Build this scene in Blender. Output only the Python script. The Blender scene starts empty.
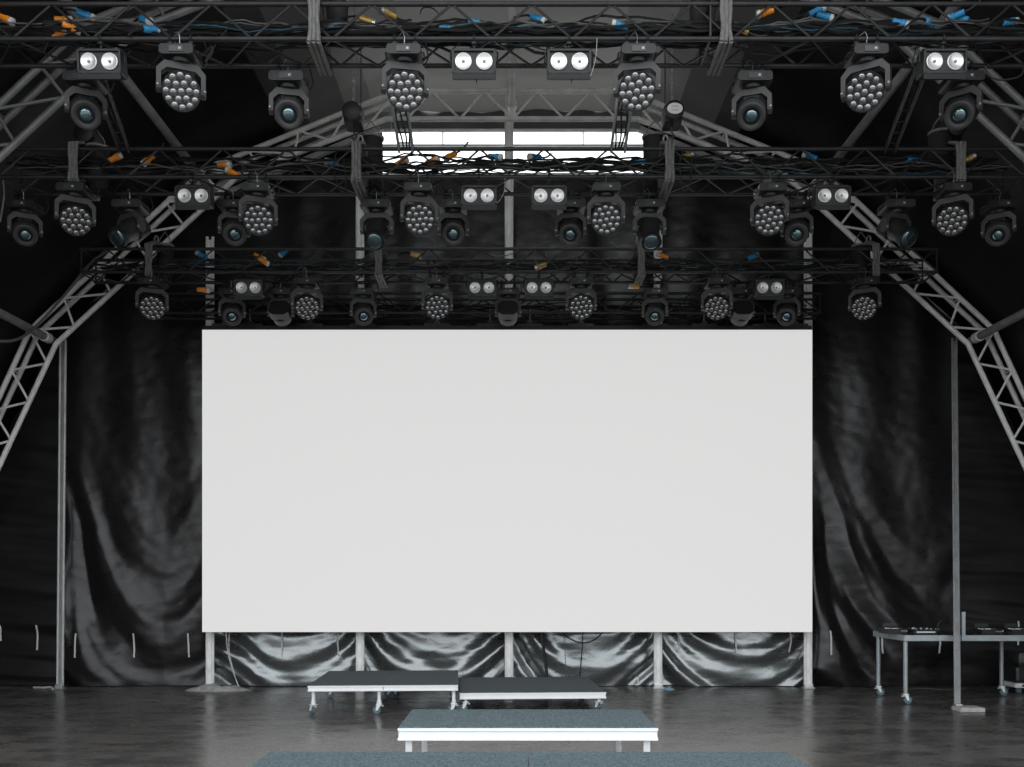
import bpy, math, random
from mathutils import Vector, Matrix, Euler, noise
random.seed(7)
SC = bpy.context.scene
COL = SC.collection
F = 947.0; CX = 512.0; HY = 580.0; EYE = 1.81
PI = math.pi

def at(px, py, Y):
    return Vector(((px-CX)*Y/F, Y, EYE+(HY-py)*Y/F))

# ------------------------------------------------------------------ materials
def nt(name):
    m = bpy.data.materials.new(name); m.use_nodes = True
    n = m.node_tree
    return m, n, n.nodes['Principled BSDF']

def mat(name, col, rough=.5, metal=0., spec=.5, bump=0., bscale=200., var=0., vscale=8., coat=0., emit=None, estr=0., rvar=0.):
    m, n, p = nt(name)
    c = (col[0], col[1], col[2], 1)
    p.inputs['Base Color'].default_value = c
    p.inputs['Roughness'].default_value = rough
    p.inputs['Metallic'].default_value = metal
    p.inputs['Specular IOR Level'].default_value = spec
    p.inputs['Coat Weight'].default_value = coat
    if emit:
        p.inputs['Emission Color'].default_value = (*emit, 1)
        p.inputs['Emission Strength'].default_value = estr
    tc = None
    if var or bump or rvar:
        tc = n.nodes.new('ShaderNodeTexCoord')
    if var or rvar:
        t = n.nodes.new('ShaderNodeTexNoise'); t.inputs['Scale'].default_value = vscale
        t.inputs['Detail'].default_value = 5
        n.links.new(tc.outputs['Object'], t.inputs['Vector'])
        if var:
            r = n.nodes.new('ShaderNodeMapRange')
            r.inputs['From Min'].default_value = .3; r.inputs['From Max'].default_value = .7
            r.inputs['To Min'].default_value = 1-var; r.inputs['To Max'].default_value = 1+var
            n.links.new(t.outputs['Fac'], r.inputs['Value'])
            mx = n.nodes.new('ShaderNodeVectorMath'); mx.operation = 'SCALE'
            mx.inputs[0].default_value = col
            n.links.new(r.outputs['Result'], mx.inputs['Scale'])
            n.links.new(mx.outputs['Vector'], p.inputs['Base Color'])
        if rvar:
            r = n.nodes.new('ShaderNodeMapRange')
            r.inputs['From Min'].default_value = .3; r.inputs['From Max'].default_value = .7
            r.inputs['To Min'].default_value = rough-rvar; r.inputs['To Max'].default_value = rough+rvar
            n.links.new(t.outputs['Fac'], r.inputs['Value'])
            n.links.new(r.outputs['Result'], p.inputs['Roughness'])
    if bump:
        t = n.nodes.new('ShaderNodeTexNoise'); t.inputs['Scale'].default_value = bscale
        t.inputs['Detail'].default_value = 3
        n.links.new(tc.outputs['Object'], t.inputs['Vector'])
        b = n.nodes.new('ShaderNodeBump'); b.inputs['Strength'].default_value = bump
        b.inputs['Distance'].default_value = .01
        n.links.new(t.outputs['Fac'], b.inputs['Height'])
        n.links.new(b.outputs['Normal'], p.inputs['Normal'])
    return m

M = {}
M['truss'] = mat('black painted truss', (.028,.027,.028), .42, .0, .5, var=.3, vscale=6)
M['alu'] = mat('raw aluminium', (.88,.87,.85), .42, .0, .5, var=.15, vscale=5, rvar=.08)
M['alu_post'] = mat('aluminium post', (.80,.80,.79), .42, .0, .5, var=.1, vscale=4)
M['dull'] = mat('weathered dark aluminium', (.27,.27,.275), .45, .3, .5, var=.2, vscale=5)
M['deck'] = mat('white aluminium deck rim', (.88,.89,.89), .35, 0., .5)
M['leg'] = mat('bright deck leg', (.8,.81,.82), .35, .1, .5)
M['galv'] = mat('table steel', (.36,.40,.42), .45, .4, .5, var=.12, vscale=9)
M['body'] = mat('lamp housing', (.020,.020,.021), .42, 0, .5, var=.15, vscale=9)
M['yoke'] = mat('lamp yoke', (.052,.051,.052), .5, 0, .5, var=.1, vscale=9)
M['darkbody'] = mat('matte black', (.010,.010,.011), .55)
M['display'] = mat('lamp display', (.055,.06,.063), .25)
M['mark'] = mat('pale print', (.55,.55,.55), .5)
M['lens'] = mat('clear lens', (.38,.38,.39), .10, .9, .6)
M['lensteal'] = mat('coated lens', (.22,.32,.35), .05, .9, .7)
M['lensring'] = mat('inner baffle', (.004,.005,.006), .35)
M['blind'] = mat('lamp reflector', (.95,.95,.94), .28, .45, .6)
M['bulb'] = mat('frosted bulb', (.30,.30,.30), .3)
M['steel'] = mat('zinc steel', (.55,.56,.57), .3, .8)
M['cable'] = mat('black rubber cable', (.008,.008,.009), .55)
M['cablegrey'] = mat('grey cable', (.12,.12,.12), .5)
M['cableblue'] = mat('blue cable', (.03,.10,.15), .5)
M['palecable'] = mat('pale cable', (.5,.5,.49), .5)
M['orange'] = mat('orange connector', (.82,.27,.02), .45)
M['blue'] = mat('blue connector', (.03,.27,.55), .45)
M['whitep'] = mat('white plastic', (.62,.62,.60), .45)
M['brass'] = mat('brass fitting', (.55,.36,.10), .4, .4)
M['sling'] = mat('grey lifting sling', (.19,.187,.18), .85, bump=.4, bscale=120, var=.2, vscale=20)
M['bag'] = mat('black chain bag cloth', (.011,.010,.011), .75, bump=.3, bscale=60)
M['rubber'] = mat('black rubber', (.015,.015,.016), .6)
M['castor'] = mat('blue grey wheel', (.09,.145,.165), .35)
M['prop'] = mat('greyed aluminium', (.50,.50,.50), .4, .1, var=.15, vscale=6)
M['wood'] = mat('pale plywood', (.42,.41,.39), .7, var=.2, vscale=12)
M['paleblue'] = mat('washed blue cloth', (.20,.36,.45), .8)
M['propdark'] = mat('dark grey aluminium', (.23,.235,.24), .4, .2, var=.15, vscale=6)
M['rag'] = mat('grey cloth', (.34,.335,.33), .9, var=.3, vscale=15, bump=.5, bscale=40)
M['label'] = mat('printed plate', (.75,.74,.70), .5)
M['web'] = mat('pale webbing', (.62,.62,.61), .7)

def tarp(name, col, rough, spec, wr=.5, coat=0.):
    m, n, p = nt(name)
    p.inputs['Base Color'].default_value = (*col, 1)
    p.inputs['Roughness'].default_value = rough
    p.inputs['Specular IOR Level'].default_value = spec
    p.inputs['Coat Weight'].default_value = coat
    p.inputs['Coat Roughness'].default_value = .3
    tc = n.nodes.new('ShaderNodeTexCoord')
    mp = n.nodes.new('ShaderNodeMapping'); mp.inputs['Scale'].default_value = (1.2, 1.2, 2.2)
    n.links.new(tc.outputs['Object'], mp.inputs['Vector'])
    t = n.nodes.new('ShaderNodeTexNoise'); t.inputs['Scale'].default_value = 2.4; t.inputs['Detail'].default_value = 7
    t.inputs['Distortion'].default_value = .8
    n.links.new(mp.outputs['Vector'], t.inputs['Vector'])
    w = n.nodes.new('ShaderNodeTexNoise'); w.inputs['Scale'].default_value = 7; w.inputs['Detail'].default_value = 4
    n.links.new(tc.outputs['Object'], w.inputs['Vector'])
    ad = n.nodes.new('ShaderNodeMath'); ad.operation = 'MULTIPLY_ADD'; ad.inputs[1].default_value = .3
    n.links.new(w.outputs['Fac'], ad.inputs[0]); n.links.new(t.outputs['Fac'], ad.inputs[2])
    b = n.nodes.new('ShaderNodeBump'); b.inputs['Strength'].default_value = wr; b.inputs['Distance'].default_value = .03
    n.links.new(ad.outputs[0], b.inputs['Height']); n.links.new(b.outputs['Normal'], p.inputs['Normal'])
    r = n.nodes.new('ShaderNodeMapRange'); r.inputs['To Min'].default_value = rough-.08; r.inputs['To Max'].default_value = rough+.1
    n.links.new(t.outputs['Fac'], r.inputs['Value']); n.links.new(r.outputs['Result'], p.inputs['Roughness'])
    return m
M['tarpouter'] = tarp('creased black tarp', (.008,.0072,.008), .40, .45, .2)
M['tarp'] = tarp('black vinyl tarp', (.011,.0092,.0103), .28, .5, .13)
M['tarpdark'] = tarp('matte black tarp', (.006,.005,.0055), .5, .22, .16)
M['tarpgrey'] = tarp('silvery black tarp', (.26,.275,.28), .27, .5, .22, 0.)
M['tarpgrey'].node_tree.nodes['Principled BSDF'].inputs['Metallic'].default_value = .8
M['roof'] = tarp('roof membrane', (.006,.0055,.006), .45, .3, .2)
M['valance'] = tarp('grey roof cloth', (.11,.11,.108), .45, .5, .5)

def floor_mat():
    m, n, p = nt('stage floor boards')
    tc = n.nodes.new('ShaderNodeTexCoord')
    def tex(scale, sx, sy, det=6, dist=0.):
        mp = n.nodes.new('ShaderNodeMapping'); mp.inputs['Scale'].default_value = (sx, sy, 1)
        n.links.new(tc.outputs['Object'], mp.inputs['Vector'])
        t = n.nodes.new('ShaderNodeTexNoise'); t.inputs['Scale'].default_value = scale; t.inputs['Detail'].default_value = det
        t.inputs['Distortion'].default_value = dist
        n.links.new(mp.outputs['Vector'], t.inputs['Vector'])
        return t
    a = tex(1.8, .8, 1.5, 9, .4); s = tex(9., .6, 2.0, 7)
    add = n.nodes.new('ShaderNodeMath'); add.operation = 'MULTIPLY_ADD'; add.inputs[1].default_value = .5
    n.links.new(s.outputs['Fac'], add.inputs[0]); n.links.new(a.outputs['Fac'], add.inputs[2])
    cr = n.nodes.new('ShaderNodeValToRGB')
    cr.color_ramp.elements[0].position = .55; cr.color_ramp.elements[0].color = (.060,.055,.053,1)
    cr.color_ramp.elements[1].position = .98; cr.color_ramp.elements[1].color = (.155,.145,.138,1)
    n.links.new(add.outputs[0], cr.inputs['Fac'])
    bk = n.nodes.new('ShaderNodeTexBrick')
    bk.inputs['Scale'].default_value = 1.0; bk.inputs['Brick Width'].default_value = 2.5; bk.inputs['Row Height'].default_value = 1.25
    bk.inputs['Mortar Size'].default_value = .006; bk.inputs['Mortar Smooth'].default_value = .1; bk.offset = .0
    bk.inputs['Color1'].default_value = (1,1,1,1); bk.inputs['Color2'].default_value = (.84,.84,.84,1); bk.inputs['Mortar'].default_value = (.45,.45,.45,1)
    n.links.new(tc.outputs['Object'], bk.inputs['Vector'])
    mx = n.nodes.new('ShaderNodeMix'); mx.data_type = 'RGBA'; mx.blend_type = 'MULTIPLY'; mx.inputs['Factor'].default_value = 1
    n.links.new(cr.outputs['Color'], mx.inputs['A']); n.links.new(bk.outputs['Color'], mx.inputs['B'])
    n.links.new(mx.outputs['Result'], p.inputs['Base Color'])
    r = n.nodes.new('ShaderNodeMapRange'); r.inputs['From Min'].default_value = .55; r.inputs['From Max'].default_value = .95
    r.inputs['To Min'].default_value = .21; r.inputs['To Max'].default_value = .34
    n.links.new(add.outputs[0], r.inputs['Value']); n.links.new(r.outputs['Result'], p.inputs['Roughness'])
    p.inputs['Specular IOR Level'].default_value = .3
    b = n.nodes.new('ShaderNodeBump'); b.inputs['Strength'].default_value = .12; b.inputs['Distance'].default_value = .01
    n.links.new(s.outputs['Fac'], b.inputs['Height']); n.links.new(b.outputs['Normal'], p.inputs['Normal'])
    return m
M['floor'] = floor_mat()

def carpet(name, c0, c1):
    m, n, p = nt(name)
    tc = n.nodes.new('ShaderNodeTexCoord')
    t = n.nodes.new('ShaderNodeTexNoise'); t.inputs['Scale'].default_value = 60; t.inputs['Detail'].default_value = 6
    n.links.new(tc.outputs['Object'], t.inputs['Vector'])
    cr = n.nodes.new('ShaderNodeValToRGB')
    cr.color_ramp.elements[0].position = .35; cr.color_ramp.elements[0].color = (*c0,1)
    cr.color_ramp.elements[1].position = .7; cr.color_ramp.elements[1].color = (*c1,1)
    n.links.new(t.outputs['Fac'], cr.inputs['Fac']); n.links.new(cr.outputs['Color'], p.inputs['Base Color'])
    p.inputs['Roughness'].default_value = .95; p.inputs['Specular IOR Level'].default_value = .1
    b = n.nodes.new('ShaderNodeBump'); b.inputs['Strength'].default_value = .5; b.inputs['Distance'].default_value = .004
    t2 = n.nodes.new('ShaderNodeTexNoise'); t2.inputs['Scale'].default_value = 400
    n.links.new(tc.outputs['Object'], t2.inputs['Vector'])
    n.links.new(t2.outputs['Fac'], b.inputs['Height']); n.links.new(b.outputs['Normal'], p.inputs['Normal'])
    return m
M['carpet'] = carpet('blue grey carpet', (.064,.092,.104), (.180,.228,.244))
M['carpetdark'] = carpet('dark grey carpet', (.072,.085,.092), (.115,.132,.140))

def screen_mat():
    m, n, p = nt('lit screen')
    p.inputs['Base Color'].default_value = (.12,.12,.12,1)
    p.inputs['Roughness'].default_value = .8; p.inputs['Specular IOR Level'].default_value = .1
    p.inputs['Emission Color'].default_value = (1,.995,.99,1)
    p.inputs['Emission Strength'].default_value = .665
    return m
M['screen'] = screen_mat()

# ------------------------------------------------------------------ mesh builder
class MB:
    def __init__(s): s.v = []; s.f = []; s.sm = []
    def add(s, vs, fs, smooth=False, mtx=None):
        b = len(s.v)
        s.v += [tuple(mtx @ Vector(v)) if mtx is not None else tuple(v) for v in vs]
        s.f += [tuple(b+i for i in f) for f in fs]; s.sm += [smooth]*len(fs)
        return s
    def box(s, c, d, mtx=None, ch=0.):
        x, y, z = d[0]/2, d[1]/2, d[2]/2
        T = Matrix.Translation(c)
        if mtx is not None: T = mtx @ T
        if ch <= 0:
            vs = [(i*x, j*y, k*z) for k in (-1,1) for j in (-1,1) for i in (-1,1)]
            fs = [(0,2,3,1),(4,5,7,6),(0,1,5,4),(2,6,7,3),(0,4,6,2),(1,3,7,5)]
            return s.add(vs, fs, False, T)
        # chamfered: 24 verts
        import bmesh
        bm = bmesh.new(); bmesh.ops.create_cube(bm, size=1)
        for v in bm.verts: v.co = (v.co.x*d[0], v.co.y*d[1], v.co.z*d[2])
        bmesh.ops.bevel(bm, geom=list(bm.edges), offset=ch, segments=2, affect='EDGES', profile=.6)
        bm.verts.index_update()
        s.add([v.co.copy() for v in bm.verts], [[v.index for v in f.verts] for f in bm.faces], False, T)
        bm.free(); return s
    def tube(s, p0, p1, r, n=8, r1=None, caps=True):
        p0, p1 = Vector(p0), Vector(p1); d = (p1-p0)
        q = d.normalized().to_track_quat('Z','Y').to_matrix()
        r1 = r if r1 is None else r1
        vs = []
        for p, rr in ((p0,r),(p1,r1)):
            for i in range(n):
                a = 2*PI*i/n
                vs.append(p + q @ Vector((rr*math.cos(a), rr*math.sin(a), 0)))
        s.add(vs, [(i,(i+1)%n,n+(i+1)%n,n+i) for i in range(n)], True)
        if caps:
            b = len(s.v)-2*n
            s.f += [tuple(b+i for i in reversed(range(n))), tuple(b+n+i for i in range(n))]; s.sm += [False]*2
        return s
    def path(s, pts, r, n=6):
        pts = [Vector(p) for p in pts]; vs = []; up = Vector((0,0,1)); prev = None
        for i, p in enumerate(pts):
            t = (pts[min(i+1,len(pts)-1)]-pts[max(i-1,0)])
            if t.length < 1e-9: t = Vector((0,0,1))
            t.normalize()
            if prev is None:
                a = t.orthogonal().normalized()
            else:
                a = (prev - t*prev.dot(t))
                a = a.normalized() if a.length > 1e-6 else t.orthogonal().normalized()
            prev = a; b = t.cross(a)
            for k in range(n):
                w = 2*PI*k/n
                vs.append(p + a*(r*math.cos(w)) + b*(r*math.sin(w)))
        fs = [(i*n+k, i*n+(k+1)%n, (i+1)*n+(k+1)%n, (i+1)*n+k) for i in range(len(pts)-1) for k in range(n)]
        s.add(vs, fs, True)
        b = len(s.v)-len(vs)
        s.f += [tuple(b+k for k in reversed(range(n))), tuple(b+len(vs)-n+k for k in range(n))]; s.sm += [False]*2
        return s
    def lathe(s, prof, mtx=None, n=24):
        # prof: list of (r, z) along +Z
        vs = []; fs = []
        for r, z in prof:
            for i in range(n):
                a = 2*PI*i/n; vs.append((r*math.cos(a), r*math.sin(a), z))
        m = len(prof)
        for j in range(m-1):
            for i in range(n):
                fs.append((j*n+i, j*n+(i+1)%n, (j+1)*n+(i+1)%n, (j+1)*n+i))
        fs.append(tuple(reversed(range(n)))); fs.append(tuple((m-1)*n+i for i in range(n)))
        return s.add(vs, fs, True, mtx)
    def prism(s, poly, y0, y1, mtx=None):
        # poly in XZ, extruded along Y
        n = len(poly)
        vs = [(x, y0, z) for x, z in poly] + [(x, y1, z) for x, z in poly]
        fs = [tuple(range(n)), tuple(reversed(range(n, 2*n)))] + [(i, n+i, n+(i+1)%n, (i+1)%n) for i in range(n)]
        return s.add(vs, fs, False, mtx)
    def strip(s, inner, outer, y0, y1):
        # closed-profile band between two open polylines (XZ), extruded in Y
        n = len(inner)
        for i in range(n-1):
            s.prism([inner[i], inner[i+1], outer[i+1], outer[i]], y0, y1)
        return s
    def mesh(s, name, m):
        me = bpy.data.meshes.new(name); me.from_pydata(s.v, [], s.f)
        me.polygons.foreach_set('use_smooth', s.sm)
        if m: me.materials.append(m if not isinstance(m, str) else M[m])
        me.update()
        import bmesh
        bm = bmesh.new(); bm.from_mesh(me); bmesh.ops.recalc_face_normals(bm, faces=bm.faces); bm.to_mesh(me); bm.free()
        if any(s.sm):
            try: me.set_sharp_from_angle(angle=math.radians(42))
            except Exception: pass
        return me
    def build(s, name, m, parent=None, loc=(0,0,0), rot=None):
        return link(name, s.mesh(name, m), parent, loc, rot)

def link(name, me, parent=None, loc=(0,0,0), rot=None):
    o = bpy.data.objects.new(name, me); COL.objects.link(o)
    o.location = loc
    if rot is not None: o.rotation_euler = rot
    if parent: o.parent = parent
    return o
def tag(o, label, cat, group=None, kind=None):
    o['label'] = label; o['category'] = cat
    if group: o['group'] = group
    if kind: o['kind'] = kind
    return o
def thing(name, label, cat, loc=(0,0,0), rz=0., group=None):
    o = bpy.data.objects.new(name, None); COL.objects.link(o)
    o.empty_display_size = .1
    o.location = loc; o.rotation_euler = (0,0,rz)
    return tag(o, label, cat, group)
def struct(name, mb, m, parent=None):
    o = mb.build(name, m, parent)
    if parent is None: o['kind'] = 'structure'
    return o
def kids(o): return [c for c in list(o.children)]
def dup(root, loc, rz, label, group=None):
    r = root.copy(); COL.objects.link(r); r.location = loc; r.rotation_euler = (0,0,rz)
    r['label'] = label
    if group: r['group'] = group
    for ch in list(root.children):
        c = ch.copy(); COL.objects.link(c); c.parent = r
        for g in list(ch.children):
            d = g.copy(); COL.objects.link(d); d.parent = c
    return r
ORD = ['first','second','third','fourth','fifth','sixth','seventh','eighth','ninth','tenth','eleventh','twelfth','thirteenth','fourteenth','fifteenth','sixteenth','seventeenth','eighteenth','nineteenth','twentieth']
def nth(i, n):
    if i == 0: return 'leftmost'
    if i == n-1: return 'rightmost'
    return ORD[i]+' from the left'

UNIT_TUBE = {}
def bar(name, p0, p1, r, m, parent, n=6):
    """a straight round bar as its own object sharing one unit tube mesh"""
    key = (m, n)
    if key not in UNIT_TUBE:
        UNIT_TUBE[key] = MB().tube((0,0,0),(0,0,1),1,n).mesh('round_bar', m)
    o = bpy.data.objects.new(name, UNIT_TUBE[key]); COL.objects.link(o)
    p0, p1 = Vector(p0), Vector(p1); d = p1-p0
    o.rotation_mode = 'QUATERNION'; o.rotation_quaternion = d.normalized().to_track_quat('Z','Y')
    o.location = p0; o.scale = (r, r, d.length); o.parent = parent
    return o

# ------------------------------------------------------------------ setting
YB = 16.2
# stage floor, slab with thickness
fl = MB().box((0, 9.3, -.06), (24, 15.4, .12)); struct('floor', fl, 'floor')

# arch profile in metres (XZ at reference depth 15.4)
def prof(pxs):
    L = [((px-510)*15.4/F, EYE+(HY-py)*15.4/F) for px, py in pxs]
    return L + [(-x, z) for x, z in reversed(L)]
OUT = prof([(-112,689),(28,330),(198,171),(395,91)])
INN = prof([(-107,689),(54,344),(237,175),(384,119)])
# inner leg foot sits inside of the outer foot
OUT[0] = (OUT[0][0]-.42, 0.0); OUT[-1] = (-OUT[0][0], 0.0)
INN[0] = (INN[0][0], 0.0); INN[-1] = (-INN[0][0], 0.0)

def sub(poly, step):
    out = []
    for (x0,z0),(x1,z1) in zip(poly, poly[1:]):
        L = math.hypot(x1-x0, z1-z0); n = max(1, round(L/step))
        for i in range(n): out.append((x0+(x1-x0)*i/n, z0+(z1-z0)*i/n))
    out.append(poly[-1]); return out

# roof membrane following the arches (0.12 outside the outer chords), with slack between the arches
def offset(poly, d):
    cx, cz = 0, 3.
    res = []
    for i, (x, z) in enumerate(poly):
        a = Vector(poly[max(i-1,0)]); b = Vector(poly[min(i+1,len(poly)-1)])
        t = (b-a).normalized(); nrm = Vector((-t.y, t.x))
        res.append((x+nrm.x*d, z+nrm.y*d))
    return res
pr = sub(OUT, .22); pr = offset(pr, .16)
mb = MB(); ny = 70; Y0r, Y1r = 6.9, 16.35
vs = []; fs = []
for j in range(ny+1):
    Y = Y0r+(Y1r-Y0r)*j/ny
    for i, (x, z) in enumerate(pr):
        bay = abs(math.sin(PI*(Y-7.2)/4.1))
        w = noise.noise(Vector((x*1.6, Y*.5, z*.4)))*.05 + noise.noise(Vector((x*.6, Y*2.2, z*.6+7)))*.03
        k = Vector((x, z-3)).normalized()
        sag = -.05*bay + w*bay
        if z < .4: sag = 0
        vs.append((x+k.x*sag, Y, z+k.y*sag))
n = len(pr)
for j in range(ny):
    for i in range(n-1):
        fs.append((j*n+i, j*n+i+1, (j+1)*n+i+1, (j+1)*n+i))
mb.add(vs, fs, True)
roof = struct('ceiling', mb, 'roof')
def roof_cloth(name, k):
    """grey roof cloth with the sideways fade of the glow put into colour and translucency"""
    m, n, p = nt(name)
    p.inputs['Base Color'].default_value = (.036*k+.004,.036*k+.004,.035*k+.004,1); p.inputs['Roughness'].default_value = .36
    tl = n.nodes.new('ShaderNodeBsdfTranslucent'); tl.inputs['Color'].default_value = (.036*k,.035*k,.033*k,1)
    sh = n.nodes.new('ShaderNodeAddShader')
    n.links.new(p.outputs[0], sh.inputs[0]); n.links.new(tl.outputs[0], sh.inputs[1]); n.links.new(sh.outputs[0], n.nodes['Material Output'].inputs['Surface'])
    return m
GLOW_STEPS = ((1.7, 1.0), (2.3, .72), (2.8, .45), (3.3, .22), (3.8, .08))  # half width and painted glow strength of each strip
for k, (lim, q) in enumerate(GLOW_STEPS): roof.data.materials.append(roof_cloth('grey roof with painted glow, step %d' % (k+1), q))
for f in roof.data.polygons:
    for k, (lim, q) in enumerate(GLOW_STEPS):
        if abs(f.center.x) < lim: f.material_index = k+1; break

# back wall of the tent: dark sheets at the sides, a low sheet under the opening, gathered cloth above it
def zy(py, Y=YB+.12): return EYE+(HY-py)*Y/F
def xp(px, Y=YB+.12): return (px-CX)*Y/F
def roof_z(X):
    for (x0,z0),(x1,z1) in zip(pr, pr[1:]):
        if x0 <= X <= x1 and x1 > x0: return z0+(z1-z0)*(X-x0)/(x1-x0)
    return 0.05
def wall_sheet(name, pxa, pxb, zbot, ztop, m, nx=50, nz=60, amp=1., fine=0.):
    vs = []; fs = []
    for j in range(nz+1):
        for i in range(nx+1):
            x = xp(pxa+(pxb-pxa)*i/nx); zt = roof_z(x)+.02 if ztop is None else ztop; zb = min(zbot, zt-.02)
            z = zb+(zt-zb)*j/nz
            y = YB+.14 + amp*(.05*noise.noise(Vector((x*1.8, z*.35, 3.1))) + .03*noise.noise(Vector((x*.4, z*2.6, 8.2))))
            if fine: y += fine*math.sin(x*9+z*7+3*noise.noise(Vector((x*1.3, z*2, 1))))*(.5+.5*noise.noise(Vector((x*.9,z,4))))
            vs.append((x, y, z))
    for j in range(nz):
        for i in range(nx):
            a = j*(nx+1)+i; fs.append((a, a+1, a+nx+2, a+nx+1))
    o = struct(name, MB().add(vs, fs, True), m)
    return o
wall_sheet('wall_left', -170, 382, 0.0, None, 'tarpdark', 80, 90)
wall_sheet('wall_right', 645, 1193, 0.0, None, 'tarpdark', 80, 90)
wall_sheet('wall_back', 382, 645, 0.0, zy(175), 'tarpdark', 30, 60)
wall_sheet('wall_gable', 382, 645, zy(131), None, 'valance', 120, 30, 1., .05)
# the opening: a slim frame with two uprights and a rail
wf = MB()
for px in (443, 583): wf.tube((xp(px), YB+.1, zy(132)), (xp(px), YB+.1, zy(146)), .012)
wf.tube((xp(381), YB+.1, zy(146)), (xp(646), YB+.1, zy(146)), .022)
wf.tube((xp(381), YB+.1, zy(131)), (xp(646), YB+.1, zy(131)), .03)
wf.tube((xp(381), YB+.1, zy(175)), (xp(646), YB+.1, zy(175)), .03)
struct('window_1', wf, 'alu')

# ------------------------------------------------------------------ back tarps hung between the posts
def line_top(px):
    """the slanting shade edge, cut as the top of the lower tarp, in pixel rows at the tarp plane"""
    d = abs(px-508)
    return max(176., 212+.763*(d-167))
def tarp_depth(x, z, px0, px1, mode):
    """front-back offset of the cloth: swagged folds hung from the two posts, upright pleats higher up"""
    u = ((x/ YB*F+CX)-px0)/(px1-px0)
    zz = z
    if mode == 'flat':
        w = .05*noise.noise(Vector((x*.35, z*3.2, 5)))+.03*noise.noise(Vector((x*.7, z*7+x*.6, 2)))+.06*noise.noise(Vector((x*.6, z*.8, 9)))
        return -w
    hsh = (px0*.618) % 1.0
    uc = {'left': .70, 'right': .80}.get(mode, .42+.2*hsh)
    e = abs(u-uc)/max(uc, 1-uc)
    steep = (.9 + 1.1*min(1, max(0, z-.8)/3.0)) if mode == 'mid' else (1.15+ 2.6*min(1, max(0, z-.3)/2.5))
    q = z - steep*(e**1.8)
    wob = .35*noise.noise(Vector((x*.9, z*.6, px0*.37)))
    ph = (q+wob)
    mid = mode == 'mid'
    low = math.exp(-(max(0, z-.2)/ (1.1 if mid else 2.0))**2)
    edge = (.22+.78*min(1, e*1.25)) if mid else (.3+.7*min(1, e*1.3))
    f1 = math.sin(ph*(5.6+2.2*hsh if mid else 4.2)+px0); f1 = f1*abs(f1)**.3 if f1 > 0 else f1*.7
    f2 = math.sin(ph*(14 if mid else 9)+1.7+2*noise.noise(Vector((x, z, 4))))
    a = noise.noise(Vector((q*2.3, e*.8, px0*.11)))
    d = low*edge*((.085 if mid else .13)*f1+(.040 if mid else .022)*f2+.06*a)
    d += (.20 if mid else .12)*math.sin(PI*min(1,max(0,u)))*math.exp(-((z-.55)/.75)**2)
    if mid: d += low*(.010*noise.noise(Vector((x*.9, z*6.5, 3+px0)))+.004*noise.noise(Vector((x*2.6, z*13, 5))))+.05*low*noise.noise(Vector((x*1.5, z*2.2, px0)))
    else: d += low*(.014*noise.noise(Vector((q*5, e*1.5, 3)))+.004*noise.noise(Vector((x*3, z*9, 5))))
    up = min(1, max(0, z-2.0)/3)
    d += up*.035*(math.sin(x*6.5+1.5*noise.noise(Vector((x*.8, z*.25, 6)))) * (.4+.6*noise.noise(Vector((x*.7, z*.2, 1)))))
    d += .03*noise.noise(Vector((x*1.1, z*.7, 2)))+.005*noise.noise(Vector((x*5, z*6, 2)))
    # hem tucked back at the floor
    return -d
def tarp_panel(px0, px1, mode, m, label):
    nx, nz = 84, 190
    x0, x1 = (px0-CX)*YB/F, (px1-CX)*YB/F
    def grid(zlo, zhi, nz, back):
        vs = []; fs = []
        for j in range(nz+1):
            for i in range(nx+1):
                x = x0+(x1-x0)*i/nx
                a, b = zlo(x), zhi(x)
                z = a+(b-a)*j/nz
                y = YB + tarp_depth(x, z, px0, px1, mode)
                # pinned to the posts and along the floor
                vs.append((x, y+back, z))
        for j in range(nz):
            for i in range(nx):
                a = j*(nx+1)+i; fs.append((a, a+1, a+nx+2, a+nx+1))
        return MB().add(vs, fs, True)
    def top(x):
        if mode == 'flat': return max(.3, min(EYE+(HY-335)*YB/F, roof_z(x)-.25))
        return EYE+(HY-line_top(x/YB*F+CX))*YB/F
    def roofline(x):
        return min(top(x)+2.6, roof_z(x)-.3, EYE+(HY-178)*YB/F)
    t = thing('back_tarp', label, 'tarp', ((x0+x1)/2, YB, 0))
    off = Matrix.Translation((-(x0+x1)/2, -YB, 0))
    mid = mode == 'mid'
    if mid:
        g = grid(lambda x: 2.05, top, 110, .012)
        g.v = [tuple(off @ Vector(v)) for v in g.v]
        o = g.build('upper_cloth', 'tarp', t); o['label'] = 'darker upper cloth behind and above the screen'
    g = grid(lambda x: .012, (lambda x: 2.1) if mid else top, 120 if mid else nz, 0.)
    g.v = [tuple(off @ Vector(v)) for v in g.v]
    g.build('cloth', m, t)
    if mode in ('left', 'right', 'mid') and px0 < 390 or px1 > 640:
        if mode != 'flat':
            g = grid(lambda x: top(x)-.1, lambda x: max(roofline(x), top(x)+.02), 60, .03)  # separate dark sheet put where shade falls on the upper tarp
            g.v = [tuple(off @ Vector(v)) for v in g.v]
            o = g.build('shade_sheet', 'tarpouter', t); o['label'] = 'darker sheet imitating the shade above a slanting edge on the tarp'
    return t
PPX = [210, 360, 509, 658, 808]
tarp_panel(-104, 60, 'flat', 'tarpouter', 'matte black tarp with level creases outside the shiny-footed slim post')
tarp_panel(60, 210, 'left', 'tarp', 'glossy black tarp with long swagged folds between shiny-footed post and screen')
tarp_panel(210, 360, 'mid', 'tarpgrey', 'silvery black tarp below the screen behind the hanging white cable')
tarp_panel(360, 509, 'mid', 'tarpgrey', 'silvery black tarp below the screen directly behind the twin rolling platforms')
tarp_panel(509, 658, 'mid', 'tarpgrey', 'silvery black tarp below the screen behind the drooping black cable loop')
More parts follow.
